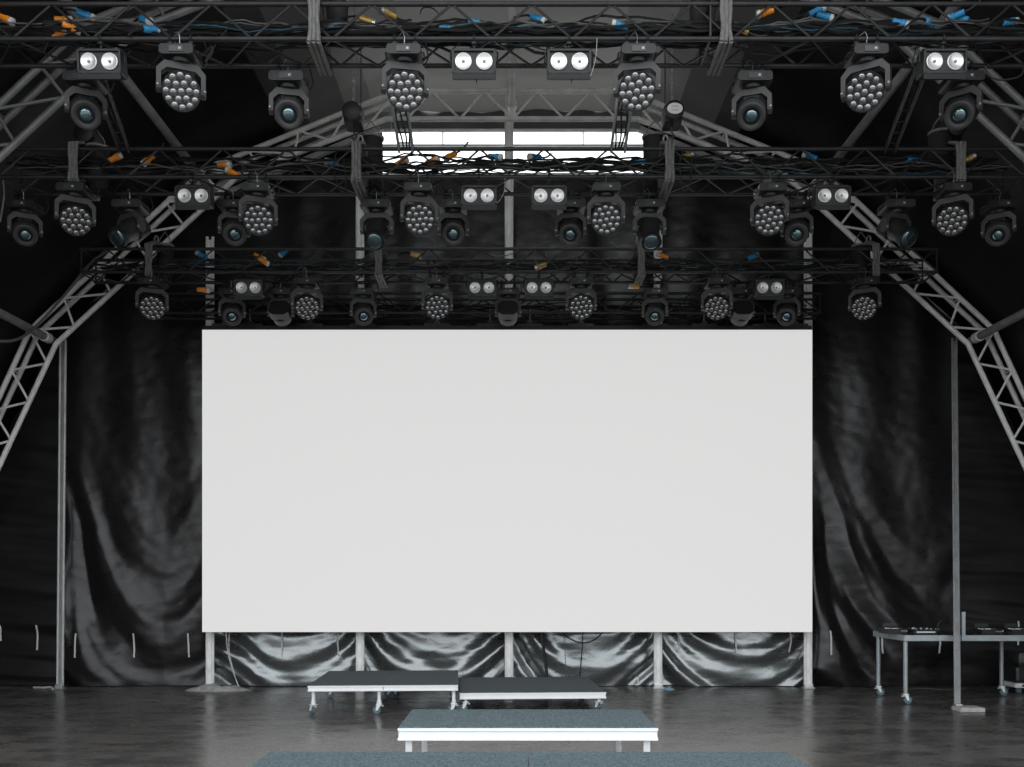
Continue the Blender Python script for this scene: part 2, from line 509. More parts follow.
tarp_panel(658, 808, 'mid', 'tarpgrey', 'silvery black tarp below the screen in the bay nearest the equipment table')
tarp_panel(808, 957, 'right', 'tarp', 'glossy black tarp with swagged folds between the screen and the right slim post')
tarp_panel(957, 1125, 'flat', 'tarpouter', 'matte black tarp with level creases behind the equipment table')

# pale webbing ties hanging on the tarps
TIES = [(0.5,625,641),(38,625,650),(79,633,657),(136,633,657),(190,633,657),(285,630,655),(339,630,655),(638,676,690),(678,631,652),(733,631,652),(788,631,652),(827,630,654),(881,637,653),(937,640,653),(1017,621,645)]
for i, (px, ya, yb) in enumerate(TIES):
    x = (px-CX)*YB/F
    P0 = 60
    for a, b, md in ((-104,60,'flat'),(60,210,'left'),(210,360,'mid'),(360,509,'mid'),(509,658,'mid'),(658,808,'mid'),(808,957,'right'),(957,1125,'flat')):
        if a <= px < b: seg = (a, b, md)
    za, zb = EYE+(HY-ya)*YB/F, max(.02, EYE+(HY-yb)*YB/F)
    pts = []
    for k in range(7):
        z = za+(zb-za)*k/6
        pts.append((x+.002*math.sin(k*1.3+i), YB+tarp_depth(x, z, *seg)-.02, z))
    mb = MB(); w = .014
    vs = []
    for p in pts:
        vs += [(p[0]-w,p[1],p[2]),(p[0]+w,p[1],p[2]),(p[0]+w,p[1]-.006,p[2]),(p[0]-w,p[1]-.006,p[2])]
    fs = [(0,1,2,3)]+[(4*k+q, 4*k+(q+1)%4, 4*k+4+(q+1)%4, 4*k+4+q) for k in range(6) for q in range(4)]+[(27,26,25,24)]
    o = mb.add(vs, fs).build('webbing_tie', 'web')
    tag(o, 'short pale webbing tie on the back tarps, %s of the row' % nth(i, len(TIES)), 'strap', 'webbing ties on the tarps')

# ------------------------------------------------------------------ screen posts (five) and the two slim side posts
def post(name, px, Y, ztop, w, label, foot='plate', lean=None, m='alu_post'):
    x = (px-CX)*Y/F
    t = thing(name, label, 'post', (x, Y, 0))
    x1, y1 = (lean if lean else (0, 0))
    for s in (-1, 1):
        mb = MB()
        mb.tube((s*w*.32, 0, .02), (s*w*.32+x1, y1, ztop), w*.17, 10)
        mb.build('rail', m, t)
    mb = MB()
    a, b = Vector((0, .0, .05)), Vector((x1, y1, ztop-.05))
    n = int(ztop/.5)
    q = (b-a).normalized()
    web = MB()
    vs = []
    for p in (a, b):
        vs += [(p.x-w*.3, p.y-.012, p.z), (p.x+w*.3, p.y-.012, p.z), (p.x+w*.3, p.y+.012, p.z), (p.x-w*.3, p.y+.012, p.z)]
    web.add(vs, [(0,1,2,3),(7,6,5,4),(0,4,5,1),(1,5,6,2),(2,6,7,3),(3,7,4,0)])
    for k in range(n):
        p = a.lerp(b, (k+.5)/n)
        web.box((p.x, p.y-.014, p.z), (.03, .012, .03), None, .004)
    web.build('web', 'alu' if m == 'alu_post' else 'dull', t)
    mb = MB().box((0, 0, .011), (w*1.25, .16, .02), None, .006); mb.box((0, -.02, .05), (w*.95, .09, .06), None, .01)
    mb.build('foot', 'steel' if foot == 'plate' else m, t)
    return t
tops = [line_top(p)+6 for p in PPX]; tops[2] = 86; tops[0] = 237; tops[4] = 232; tops[1] = tops[3] = 150
for i, p in enumerate(PPX):
    zt = EYE+(HY-tops[i])*15.82/F
    lab = ['outermost pale aluminium screen post, beside the crumpled grey cloth', 'pale aluminium screen post behind the left rolling platform', 'tall central aluminium post rising from behind the platforms to the roof ridge', 'pale aluminium screen post with the blue rag at its foot', 'pale aluminium screen post at the screen edge nearest the equipment table'][i]
    post('screen_post', p, 15.82, zt, .15, lab)
zk = EYE+(HY-338)*15.6/F
post('side_post', 60, 15.72, zk, .13, 'slim aluminium post with a shiny foot standing under the left truss knee', lean=(.05, .0), m='prop')
post('side_post', 957.5, 13.25, EYE+(HY-338)*15.2/F, .10, 'slim leaning aluminium prop in front of the equipment table', lean=((963-CX)*15.2/F-(957.5-CX)*13.25/F-.13, 1.97), m='propdark')
mb = MB().box((0,0,.03), (.34,.26,.06), None, .008)
o = mb.build('wooden_block', 'wood', None, ((966-CX)*13.15/F, 13.08, .0)); tag(o, 'pale plywood block on the floor at the foot of the leaning prop', 'block')

# ------------------------------------------------------------------ big white screen with black header
XS0, XS1 = (202.5-CX)*15.5/F, (812-CX)*15.5/F
ZS0, ZS1 = EYE+(HY-632)*15.5/F, EYE+(HY-330)*15.5/F
scr = thing('screen', 'huge blank white screen standing in front of the black tarps', 'screen', ((XS0+XS1)/2, 15.5, ZS0))
W, H = XS1-XS0, ZS1-ZS0
MB().box((0, .0, H/2), (W, .03, H)).build('display', 'screen', scr)
cab = MB()
MB().box((0, .075, H/2), (W-.02, .11, H-.02)).build('cabinet', 'darkbody', scr)
o = MB().box((0, .05, H+.035), (W-.01, .12, .07)).build('header', 'darkbody', scr); o['label'] = 'black header beam along the top edge'
for px in (225, 250, 310, 363, 437, 490, 530, 581, 655, 704, 765, 795):
    xx = (px-CX)*15.55/F-(XS0+XS1)/2
    hb = MB().box((xx, .05, H+.09), (.42, .08, .045), None, .008); hb.box((xx, .05, H+.13), (.09, .06, .05))
    b = hb.build('header_bracket', 'truss', scr)
    MB().tube((xx, .05, H+.12), (xx, .05, H+.36), .012).build('hanging_rod', 'dull', b)

# ------------------------------------------------------------------ aluminium arch trusses and purlins
def arch(Y0, label, M_='alu'):
    t = thing('arch_truss', label, 'truss', (0, Y0, 0))
    def nodes(a, b, n): return [(a[0]+(b[0]-a[0])*i/n, max(.03, a[1]+(b[1]-a[1])*i/n)) for i in range(n+1)]
    def chord(pl, y, skip=None):
        for q, (a, b) in enumerate(zip(pl, pl[1:])):
            if q == skip: continue
            mb = MB().tube((a[0], y, max(a[1], .02)), (b[0], y, max(b[1], .02)), .042, 12)
            for p in (a, b): mb.lathe([(.0,-.044),(.03,-.032),(.044,0),(.03,.032),(.0,.044)], Matrix.Translation((p[0], y, max(.045, p[1]))), 10)
            mb.build('chord', M_, t)
    chord(OUT, 0.); chord(INN, 0.); chord(OUT, .26, 3)
    for q, n in ((0,9),(1,5),(2,4),(4,4),(5,5),(6,9)):
        if q > 2: q_ = q
        q2 = q
        if q2 >= len(OUT)-1: continue
        A = nodes(OUT[q2], OUT[q2+1], n); B = nodes(INN[q2], INN[q2+1], n)
        for i in range(n):
            m = ((B[i][0]+B[i+1][0])/2, (B[i][1]+B[i+1][1])/2)
            bar('brace', (A[i][0], 0, A[i][1]), (m[0], 0, m[1]), .020, M_, t, 8)
            bar('brace', (m[0], 0, m[1]), (A[i+1][0], 0, A[i+1][1]), .020, M_, t, 8)
            bar('spreader', (A[i][0], 0, A[i][1]), (A[i][0], .26, A[i][1]), .016, M_, t, 8)
    k = 15.4/F; zo, zi = OUT[3][1], INN[3][1]
    tops = [(x-510)*k for x in (430,482,535,589)]; bots = [(x-510)*k for x in (405,458,511,562,615)]
    for i in range(4):
        bar('brace', (bots[i], 0, zi), (tops[i], 0, zo), .020, M_, t, 8)
        bar('brace', (tops[i], 0, zo), (bots[i+1], 0, zi), .020, M_, t, 8)
    return t
arch(15.4, 'pale aluminium arch truss over the screen, framing the bright roof opening')
arch(11.3, 'aluminium arch truss nearer the camera, partly seen behind the front lighting truss', 'dull')
def rafter(pts, Y, hgt, dep, label):
    P = [at(px, py, Y) for px, py in pts]
    mid = (P[0]+P[-1])/2
    t = thing('rafter', label, 'beam', mid)
    for a, b in zip(P, P[1:]):
        d = b-a; ang = math.atan2(d.z, d.x)
        T = Matrix.Translation((a+b)/2-mid) @ Matrix.Rotation(-ang, 4, 'Y')
        MB().box((0,0,0),(d.length,dep,hgt),T,.012).build('beam_section', 'prop', t)
    for p in (P[0], P[-1]):
        MB().box(p-mid+Vector((0,-.01,0)),(.2,dep+.03,hgt+.03),Matrix.Identity(4),.01).build('joint_plate', 'dull', t)
    return t
rafter([(204,193),(352,129),(384,117)], 15.9, .085, .1, 'upper pale rear rafter sloping to the left end of the bright opening')
rafter([(216,198),(358,138),(386,127)], 15.9, .085, .1, 'lower pale rear rafter sloping to the left end of the bright opening')
rafter([(816,193),(668,129),(636,117)], 15.9, .085, .1, 'upper pale rear rafter sloping to the right end of the bright opening')
rafter([(804,198),(662,138),(634,127)], 15.9, .085, .1, 'lower pale rear rafter sloping to the right end of the bright opening')
def on_arch(pl, px, py):
    return ((px-510)*15.4/F, EYE+(HY-py)*15.4/F)
for (px, py, lab) in ((44, 337, 'left eaves purlin running forward from the left truss knee'), (976, 337, 'right eaves purlin running forward from the right truss knee'),
                      (205, 185, 'left slanting roof purlin seen above the second lighting truss'), (815, 185, 'right slanting roof purlin seen above the second lighting truss'),
                      (510, 105, 'central ridge purlin running straight up the middle of the roof')):
    x, z = on_arch(None, px, py)
    mb = MB().tube((0, -4.3, 0), (0, 4.3, 0), .065, 14)
    t = thing('roof_purlin', lab, 'beam', (x, 11.35, z))
    mb.build('beam_tube', 'dull' if px != 510 else 'alu', t)
    for yy in (-.05, 4.05):
        MB().lathe([(.066,-.08),(.085,-.08),(.085,.08),(.066,.08)], Matrix.Translation((0,yy,0)) @ Matrix.Rotation(PI/2,4,'X'), 14).build('coupler', 'alu', t)

# ------------------------------------------------------------------ black box lighting trusses
TR = {}
def box_truss(key, yf, yb, zb, zt, x0, x1, label, r=.025, pitch=.40, rb=.0125, faces='fbk', m='truss'):
    t = thing('lighting_truss', label, 'truss', (0, (yf+yb)/2, zb))
    TR[key] = (yf, yb, zb, zt, x0, x1)
    ym = (yf+yb)/2; a, b, h = yf-ym, yb-ym, zt-zb
    for (y, z) in ((a,0),(a,h),(b,0),(b,h)):
        mb = MB().tube((x0, y, z), (x1, y, z), r, 10)
        mb.build('chord', m, t)
    n = int((x1-x0)/pitch)
    for i in range(n):
        xa, xb = x0+(x1-x0)*i/n, x0+(x1-x0)*(i+1)/n
        lo = i % 2 == 0
        if 'f' in faces: bar('brace', (xa, a, 0 if lo else h), (xb, a, h if lo else 0), rb, m, t)
        if 'b' in faces: bar('brace', (xa, a if lo else b, 0), (xb, b if lo else a, 0), rb, m, t)
        if 'k' in faces: bar('brace', (xa, b, 0 if lo else h), (xb, b, h if lo else 0), rb, m, t)
    for x in (x0+.02, (x0+x1)/2-2.0, (x0+x1)/2+2.0, x1-.02):
        mb = MB()
        for p, q in (((a,0),(b,0)),((b,0),(b,h)),((b,h),(a,h)),((a,h),(a,0))):
            mb.tube((x, p[0], p[1]), (x, q[0], q[1]), rb*1.1, 6)
        mb.build('cross_frame', m, t)
    return t
box_truss(1, 9.55, 10.05, 7.266, 7.618, -5.85, 5.85, 'front black lighting truss across the top edge of the view', pitch=.398)
box_truss(2, 11.83, 12.35, 6.844, 7.194, -6.42, 6.42, 'second black lighting truss, crossing in front of the bright roof opening')
box_truss(3, 14.40, 14.907, 6.493, 6.843, -6.57, 6.48, 'third black lighting truss hung just in front of the screen top')
box_truss(4, 15.46, 15.80, 6.17, 6.49, -6.0, 5.05, 'dark rigging truss carrying the screen, behind the third lighting truss', r=.022, pitch=.42)

# ------------------------------------------------------------------ lamps
RX90 = Matrix.Rotation(PI/2, 4, 'X')          # +Z -> -Y
def clamp_mesh():
    mb = MB()
    ring = []
    for k in range(13):
        a = -PI*.15 + k*(2*PI*.82)/12
        ring.append((0, .036*math.cos(a), .036*math.sin(a)))
    mb.path([(p[0], p[1], p[2]) for p in ring], .011, 6)
    mb.box((0, .0, -.05), (.045, .06, .03), None, .006)
    mb.tube((0, .03, -.045), (0, .075, -.02), .007)
    mb.box((0, .085, -.015), (.012, .03, .012))
    mb.tube((0,0,-.065),(0,0,-.13),.014)
    return mb.mesh('clamp', 'darkbody')
CLAMP = clamp_mesh()
def base_of(t, w=.34, d=.30):
    for s in (-1, 1):
        c = link('clamp', CLAMP, t, (s*.105, 0, 0))
        MB().box((0,0,-.122),(.09,.05,.012),None,.004).build('bracket_plate', 'steel', c)
    b = MB().prism([(-w/2+.02,-.127),(w/2-.02,-.127),(w/2,-.150),(w/2,-.210),(w/2-.03,-.227),(-w/2+.03,-.227),(-w/2,-.210),(-w/2,-.150)], -d/2, d/2)
    b.lathe([(.10,-.225),(.105,-.235),(.095,-.262)], None, 20)
    b = b.build('base', 'body', t)
    MB().box((0, -d/2-.003, -.178), (w*.42, .010, .062), None, .003).build('display_panel', 'display', b)
    mk = MB().box((.04, -d/2-.009, -.178), (.024, .003, .020))
    mk.build('printed_mark', 'mark', b)
    for s in (-1, 1):
        h = MB().path([(s*(w/2-.005), -.06, -.165), (s*(w/2+.022), -.05, -.170), (s*(w/2+.022), .05, -.170), (s*(w/2-.005), .06, -.165)], .009)
        h.build('handle', 'darkbody', b)
    sc = MB().path([(-.06,.03,-.13),(-.085,.05,-.03),(-.06,.02,.04),(-.02,-.035,.055),(.0,-.04,.0),(-.01,-.01,-.125)], .0035, 5)
    sc.build('safety_wire', 'steel', t)
    ld = MB().path([(.12,.15,-.175),(.17,.20,-.19),(.22,.19,-.08),(.20,.12,.02),(.16,.10,.09)], .008, 6)
    ld.build('power_lead', 'cable', t)
    return b
def yoke_mesh(w=.23, top=-.262, bot=-.55, arm=.045, dep=.10):
    inner = [(-w+arm, bot), (-w+arm, top-.118), (-w+arm+.055, top-.068), (w-arm-.055, top-.068), (w-arm, top-.118), (w-arm, bot)]
    outer = [(-w, bot), (-w, top-.085), (-w+.075, top), (w-.075, top), (w, top-.085), (w, bot)]
    mb = MB().strip(inner, outer, -dep/2, dep/2)
    for s in (-1, 1):
        mb.lathe([(dep/2+.004,-.0),(dep/2+.004,arm*.98),(dep/2-.01,arm+.004)], Matrix.Translation((s*(w-arm), 0, bot+.03)) @ Matrix.Rotation(s*PI/2, 4, 'Y'), 16)
    return mb.mesh('yoke', 'yoke')
KNOB = MB().lathe([(.016,0),(.016,.008),(.010,.014)], None, 10).mesh('pivot_bolt', 'dull')
def yoke_of(t, w=.23, bot=-.50, **k):
    y = link('yoke', yoke_mesh(w, bot=bot, **k), t)
    for s in (-1, 1):
        link('pivot_bolt', KNOB, y, (s*(w-.012), -.052, bot+.03), (PI/2, 0, 0))
    return y
def dome(r, h, n=14, rings=4):
    return [(r*math.cos(a), h*math.sin(a)) for a in [i*(PI/2-.12)/rings for i in range(rings+1)]]
def wash():
    t = thing('wash_light', 'x', 'stage light')
    base_of(t); yoke_of(t, .235, bot=-.55)
    h = MB().lathe([(.05,-.135),(.12,-.13),(.165,-.085),(.178,-.02),(.184,.05),(.188,.092),(.186,.100),(.176,.100),(.172,.088)], RX90, 32)
    for k in range(10):
        a = 2*PI*k/10
        h.box((.178*math.cos(a), -.0, .178*math.sin(a)), (.012,.08,.012))
    h = h.build('head', 'body', t, (0,0,-.52))
    L = MB().lathe([(.034,-.002),(.034,.004)]+[(r, z+.004) for r, z in dome(.032,.014)], RX90, 16).mesh('lens', 'lens')
    for R, n, o in ((0,1,0),(.077,6,.2),(.146,12,.1)):
        for k in range(n):
            a = o+2*PI*k/n
            link('lens', L, h, (R*math.cos(a), -.089, R*math.sin(a)))
    return t
def spot():
    t = thing('spot_light', 'x', 'stage light')
    base_of(t, .36); yoke_of(t, .205, bot=-.51)
    h = MB().prism([(-.15,-.09),(-.15,.07),(-.10,.125),(.10,.125),(.15,.07),(.15,-.09),(.09,-.135),(-.09,-.135)], -.02, .15)
    h.lathe([(.150,.0),(.154,.02),(.148,.055)], RX90, 28)
    h = h.build('head', 'body', t, (0,0,-.485))
    MB().lathe([(.150,.05),(.146,.09),(.146,.135),(.138,.142),(.112,.142),(.080,.115),(.072,.113)], RX90, 28).build('front_ring', 'yoke', h)
    MB().lathe([(.112,.118),(.112,.124),(.078,.122)], RX90, 24).build('baffle', 'lensring', h)
    MB().lathe([(.072,.10),(.072,.120)]+[(r, z+.120) for r, z in dome(.068,.03,5)], RX90, 20).build('lens', 'lensteal', h)
    MB().box((0,.03,.128),(.16,.09,.012),None,.004).build('rear_cover', 'display', h)
    return t
def beam():
    t = thing('beam_light', 'x', 'stage light')
    base_of(t, .38, .32); yoke_of(t, .215, bot=-.50)
    h = MB().prism([(-.14,-.10),(-.14,.08),(-.09,.13),(.09,.13),(.14,.08),(.14,-.10),(.08,-.14),(-.08,-.14)], .0, .19)
    h.lathe([(.14,-.02),(.135,.04),(.118,.10),(.120,.22)], RX90, 28)
    h = h.build('head', 'body', t, (0,0,-.47))
    MB().lathe([(.120,.20),(.130,.215),(.130,.285),(.122,.290),(.113,.275)], RX90, 28).build('front_ring', 'darkbody', h)
    MB().lathe([(.112,.25),(.112,.268)]+[(r, z+.268) for r, z in dome(.110,.03,5)], RX90, 26).build('lens', 'lensteal', h)
    for s in (-1, 1):
        MB().lathe([(.035,0),(.035,.02),(.022,.028)], Matrix.Translation((s*.14,.03,.02)) @ Matrix.Rotation(s*PI/2,4,'Y'), 14).build('side_knob', 'display', h)
    return t
def blinder():
    t = thing('blinder_light', 'x', 'stage light')
    c = link('clamp', CLAMP, t)
    br = MB()
    br.path([(-.235,.0,-.24),(-.238,.0,-.14),(-.20,.0,-.105),(.20,.0,-.105),(.238,.0,-.14),(.235,.0,-.24)], .010, 6)
    br.build('bracket', 'darkbody', t)
    # box shell open at the front with two round cups
    h = MB().box((0,.045,0),(.44,.16,.235),None,.012)
    for (cx, cz, w, hh) in ((0,.106,.44,.024),(0,-.106,.44,.024),(-.208,0,.024,.235),(.208,0,.024,.235)):
        h.box((cx,-.045,cz),(w,.03,hh),None,.004)
    h = h.build('housing', 'body', t, (0,0,-.245), (math.radians(6),0,0))
    for s in (-1, 1):
        r = MB().lathe([(.082,.030),(.082,.052),(.076,.054),(.066,.049),(.035,.041),(.01,.040)], Matrix.Translation((s*.105,.0,0.0)) @ RX90, 28)
        r.build('reflector', 'blind', h)
        MB().lathe([(.015,.038),(.015,.046),(.008,.052)], Matrix.Translation((s*.105,0,0)) @ RX90, 14).build('bulb', 'bulb', h)
    MB().box((0,-.055,-.148),(.43,.012,.055),Matrix.Rotation(0,4,'X'),.003).build('barn_door', 'darkbody', h)
    hg = MB()
    for s in (-1, 1): hg.box((s*.15,-.045,-.12),(.05,.03,.015),None,.003)
    hg.path([(.02,-.04,-.17),(.025,-.045,-.215),(.03,-.03,-.17)], .004, 5)
    hg.build('hinge', 'darkbody', h)
    MB().path([(-.18,.12,-.02),(-.25,.16,.05),(-.22,.14,.20),(-.1,.08,.26)], .007, 6).build('power_lead', 'cable', h)
    return t
PROTO = {'W': wash, 'S': spot, 'B': blinder, 'M': beam}
used = {}
NAMES = {'W': 'round multi-lens wash light', 'S': 'single-lens spot light', 'M': 'big-lens beam light', 'B': 'twin-lamp blinder'}
GRP = {'W': 'wash lights', 'S': 'spot lights', 'M': 'beam lights', 'B': 'blinders'}
ROWN = {1: 'front lighting truss', 2: 'second lighting truss', 3: 'third lighting truss, above the screen'}
# kind, pixel x, tilt (deg), pan override
FIX = {
 1: [('B',101,0,0),('S',86,40,None),('W',181,33,None),('S',289,42,None),('W',405,34,None),('B',474,0,0),('B',569,0,0),('W',637,34,None),('S',752,44,None),('W',866,33,None),('S',961,40,None),('B',943,0,0)],
 2: [('S',25,42,None),('W',75,33,None),('M',131,38,-28),('B',194,0,0),('S',234,40,None),('W',258,33,None),('M',377,52,-3),('W',419,32,None),('S',453,40,None),('B',479,0,0),('B',549,0,0),('S',571,44,None),('W',606,32,None),('M',649,52,3),('W',770,33,None),('S',797,40,None),('B',832,0,0),('M',896,40,24),('W',953,33,None),('S',999,42,None)],
 3: [('W',152,33,None),('S',232,40,None),('B',249,0,0),('S',281,20,180),('W',307,32,None),('S',363,40,None),('W',437,30,None),('B',482,0,0),('S',508,20,180),('B',539,0,0),('W',581,30,None),('S',655,40,None),('W',717,32,None),('S',741,20,180),('B',769,0,0),('S',787,40,None),('W',865,33,None)],
}
for row, L in FIX.items():
    yf, yb, zb, zt, _, _ = TR[row]
    for kind in 'WSMB':
        items = sorted([f for f in L if f[0] == kind], key=lambda f: f[1])
        for i, (k, px, tilt, pan) in enumerate(items):
            Y = yf if kind in 'WB' else yb
            X = (px-CX)*Y/F
            lab = '%s under the %s, %s' % (NAMES[kind], ROWN[row], nth(i, len(items)))
            if row == 3 and kind == 'S' and pan == 180: lab = 'spot light turned lens-away under the third lighting truss, ' + {281:'left of the screen centre',508:'at the screen centre',741:'right of the screen centre'}[px]
            if kind not in used:
                used[kind] = PROTO[kind](); t = used[kind]
                t.location = (X, Y, zb); t['label'] = lab; t['group'] = '%s on the %s' % (GRP[kind], ROWN[row].split(',')[0])
            else:
                t = dup(used[kind], (X, Y, zb), 0, lab, '%s on the %s' % (GRP[kind], ROWN[row].split(',')[0]))
            if kind != 'B':
                toc = math.atan2(CX-px, F)
                p = toc*1.25+math.radians(random.uniform(-6,6)) if pan is None else math.radians(pan)
                if kind == 'M': p = math.radians(pan)
                for c in t.children:
                    nm = c.name.split('.')[0]
                    if nm == 'yoke': c.rotation_euler = (0, 0, p if pan != 180 else math.radians(random.uniform(-4,4)))
                    if nm == 'head': c.rotation_euler = (math.radians(tilt+random.uniform(-3,3)), 0, p)
            else:
                t.rotation_euler = (0,0,0)

# ------------------------------------------------------------------ cables laid in the trusses
def loom(key, n, m, rr, seed, xa=None, xb=None, lowz=.11, hiz=.21, name='cable_bundle', label=''):
    rnd = random.Random(seed)
    yf, yb, zb, zt, x0, x1 = TR[key]
    if xa is not None: x0, x1 = xa, xb
    mb = MB()
    for c in range(n):
        a, b = sorted((rnd.uniform(x0, x1), rnd.uniform(x0, x1)))
        if rnd.random() < .55 or b-a < 2: a, b = x0+rnd.uniform(0,.5), x1-rnd.uniform(0,.5)
        by = rnd.uniform(yf+.06, yf+.36); bz = rnd.uniform(zb+lowz, zb+hiz); ph = rnd.uniform(0, 100)
        pts = []; N = int((b-a)/.11)+2
        for i in range(N):
            x = a+(b-a)*i/(N-1)
            y = by+.13*noise.noise(Vector((x*.9, ph, 0)))+.04*noise.noise(Vector((x*4, ph, 3)))
            z = bz+.085*noise.noise(Vector((x*1.3, ph, 7)))+.045*noise.noise(Vector((x*4.5, ph, 9)))
            pts.append((x, min(max(y, yf+.045), yb-.045), max(z, zb+.035)))
        mb.path(pts, rnd.choice(rr), 5)
    o = mb.build(name, m)
    return tag(o, label, 'cables', None, 'stuff')
OW = {1: 'front', 2: 'second', 3: 'third', 4: 'screen rigging'}
for key, n in ((1, 28), (2, 16), (3, 14)):
    loom(key, n, 'cable', (.008,.010,.013,.016), 10+key, lowz=.19 if key == 2 else .10, hiz=.27 if key == 2 else .2, label='tangle of black cables lying inside the %s lighting truss' % OW[key])
    loom(key, 5, 'cablegrey', (.007,.009), 20+key, label='grey cables woven among the black ones in the %s lighting truss' % OW[key])
    loom(key, 2, 'cableblue', (.006,.008), 30+key, label='thin blue cables inside the %s lighting truss' % OW[key])
loom(4, 8, 'cable', (.010,.014), 44, label='black cables along the dark rigging truss behind the third lighting truss')

# plug connectors lying in the looms
def connector(col):
    t = thing('power_connector', 'x', 'connector')
    MB().lathe([(.022,-.10),(.028,-.095),(.030,-.02),(.036,-.015),(.036,.02),(.030,.024)], None, 14).build('body', col, t)
    MB().lathe([(.030,.022),(.036,.026),(.036,.055),(.030,.060)], None, 14).build('collar', 'whitep' if col != 'brass' else 'steel', t)
    MB().path([(0,0,-.095),(0,.005,-.14),(.02,.02,-.20),(.06,.03,-.26)], .010, 6).build('lead', 'cable', t)
    return t
CPROTO = {}
CON = {
 1: [('orange',8,20),('orange',66,20),('orange',74,29),('orange',62,32),('blue',88,16),('blue',147,21),('blue',154,30),('brass',370,22),('brass',386,13),('blue',449,27),('blue',478,24),('blue',540,20),('blue',618,25),('orange',763,13),('brass',739,28),('blue',819,10),('blue',827,17),('blue',931,25),('blue',953,17),('blue',958,18),('blue',903,24),('blue',1012,22)],
 2: [('orange',117,157),('orange',147,161),('orange',226,165),('orange',231,172),('blue',330,162),('orange',403,161),('orange',434,160),('orange',449,157),('blue',497,157),('blue',533,157),('blue',637,161),('brass',689,155),('blue',808,156),('blue',915,161),('brass',970,158)],
 3: [('blue',200,254),('orange',261,258),('orange',265,262),('blue',283,253),('orange',205,290),('brass',418,256),('brass',539,267),('brass',632,286),('orange',661,255),('blue',754,256)],
}
CNAME = {'orange': 'orange', 'blue': 'blue', 'brass': 'brassy'}
rnd = random.Random(3)
for key, L in CON.items():
    yf, yb, zb, zt, _, _ = TR[key]
    for col in ('orange', 'blue', 'brass'):
        items = sorted([c for c in L if c[0] == col], key=lambda c: c[1])
        for i, (c, px, py) in enumerate(items):
            Y = yf+.055+rnd.uniform(0, .10)
            loc = at(px, py, Y)
            lab = '%s power connector among the cables of the %s lighting truss' % (CNAME[col], OW[key])
            if len(items) > 1: lab += ', ' + nth(i, len(items))
            if col not in CPROTO:
                t = CPROTO[col] = connector(col); t.location = loc; t['label'] = lab
            else:
                t = dup(CPROTO[col], loc, 0, lab)
            t['group'] = '%s connectors on the %s lighting truss' % (CNAME[col], OW[key])
            t.rotation_euler = (rnd.uniform(-.4,.4), rnd.choice((-1,1))*PI/2+rnd.uniform(-.55,.55), rnd.uniform(-.4,.4))
            s = 1.18 if key > 1 else 1.1
            t.scale = (s, s, s)

# ------------------------------------------------------------------ lifting slings, chain bags, hoists
def sling(px, key, label, w=.13, up=0.):
    yf, yb, zb, zt, _, _ = TR[key]
    X = (px-CX)*yf/F
    t = thing('lifting_sling', label, 'sling', (X, (yf+yb)/2, zb))
    a, b = (yf-yb)/2-.055, (yb-yf)/2+.055
    h = zt-zb
    for st in range(3):
        ox = (st-1)*w*.34
        pts = []
        loop = [(a,-.055),(a,h*.5),(a,h+.05),(0,h+.20+up),(b,h+.05),(b,h*.5),(b,-.055),(0,-.065),(a,-.055)]
        vs = []
        n = 0
        for (p, q) in zip(loop, loop[1:]):
            for k in range(6):
                y = p[0]+(q[0]-p[0])*k/6; z = p[1]+(q[1]-p[1])*k/6
                zz = min(1, max(0, (z+.05)/(h+.1)))
                x = ox*(1.15-.3*math.sin(zz*PI)) + .012*noise.noise(Vector((z*6, y*3, st*5+px)))
                pts.append((x, y+.008*noise.noise(Vector((z*9, st, px))), z))
        pts.append(pts[0])
        MB().path(pts, w*.19, 7).build('strand', 'sling', t)
    mb = MB(); mb.path([(.03*math.cos(k*PI/6), 0, h+.24+up+.05*math.sin(k*PI/6)) for k in range(13)], .014, 6)
    mb.build('shackle', 'dull', t)
    return t
SL = {1: (315, 725), 2: (75, 357, 669, 959), 3: (150, 379, 641, 875)}
for key, L in SL.items():
    for i, px in enumerate(L):
        sling(px, key, 'grey lifting sling wrapped round the %s lighting truss, %s' % (OW[key], nth(i, len(L))), .12 if key < 3 else .11)

def bag(px, y0, y1, Y, w, label):
    p0, p1 = at(px, y0, Y), at(px, y1, Y)
    h = p0.z-p1.z
    t = thing('chain_bag', label, 'bag', (p0.x, Y, p1.z))
    mb = MB(); n = 22; vs = []; fs = []; m = 16
    for j in range(m+1):
        z = h*j/m
        for i in range(n):
            a = 2*PI*i/n
            r = w*(.92+.10*noise.noise(Vector((math.cos(a)*1.5, math.sin(a)*1.5, z*3+px))))*(1-.25*max(0,1-j/3.)**2)
            vs.append((r*math.cos(a), r*.8*math.sin(a), z))
    for j in range(m):
        for i in range(n): fs.append((j*n+i, j*n+(i+1)%n, (j+1)*n+(i+1)%n, (j+1)*n+i))
    fs.append(tuple(reversed(range(n))))
    mb.add(vs, fs, True); mb.build('cloth_tube', 'bag', t)
    MB().lathe([(w*.95,0),(w*1.02,0),(w*1.02,.03),(w*.95,.03)], Matrix.Translation((0,0,h-.02)) @ Matrix.Scale(.82,4,(0,1,0)), 22).build('rim', 'sling', t)
    mb = MB()
    for s in (-1, 1): mb.path([(s*w*.8,0,h-.01),(s*w*.5,0,h+.12),(0,0,h+.22)], .008, 5)
    mb.build('bag_strap', 'sling', t)
    return t
bag(338, 2, 37, 9.8, .12, 'black cloth chain bag inside the front lighting truss, beside the left sling')
bag(700, 0, 34, 9.8, .11, 'black cloth chain bag inside the front lighting truss, beside the right sling')
bag(97, 148, 190, 12.1, .16, 'black cloth chain bag hanging through the second lighting truss near its left sling')
bag(371, 138, 206, 12.55, .17, 'tall black chain bag at the left end of the bright roof opening')
bag(655, 137, 204, 12.55, .17, 'tall black chain bag at the right end of the bright roof opening')
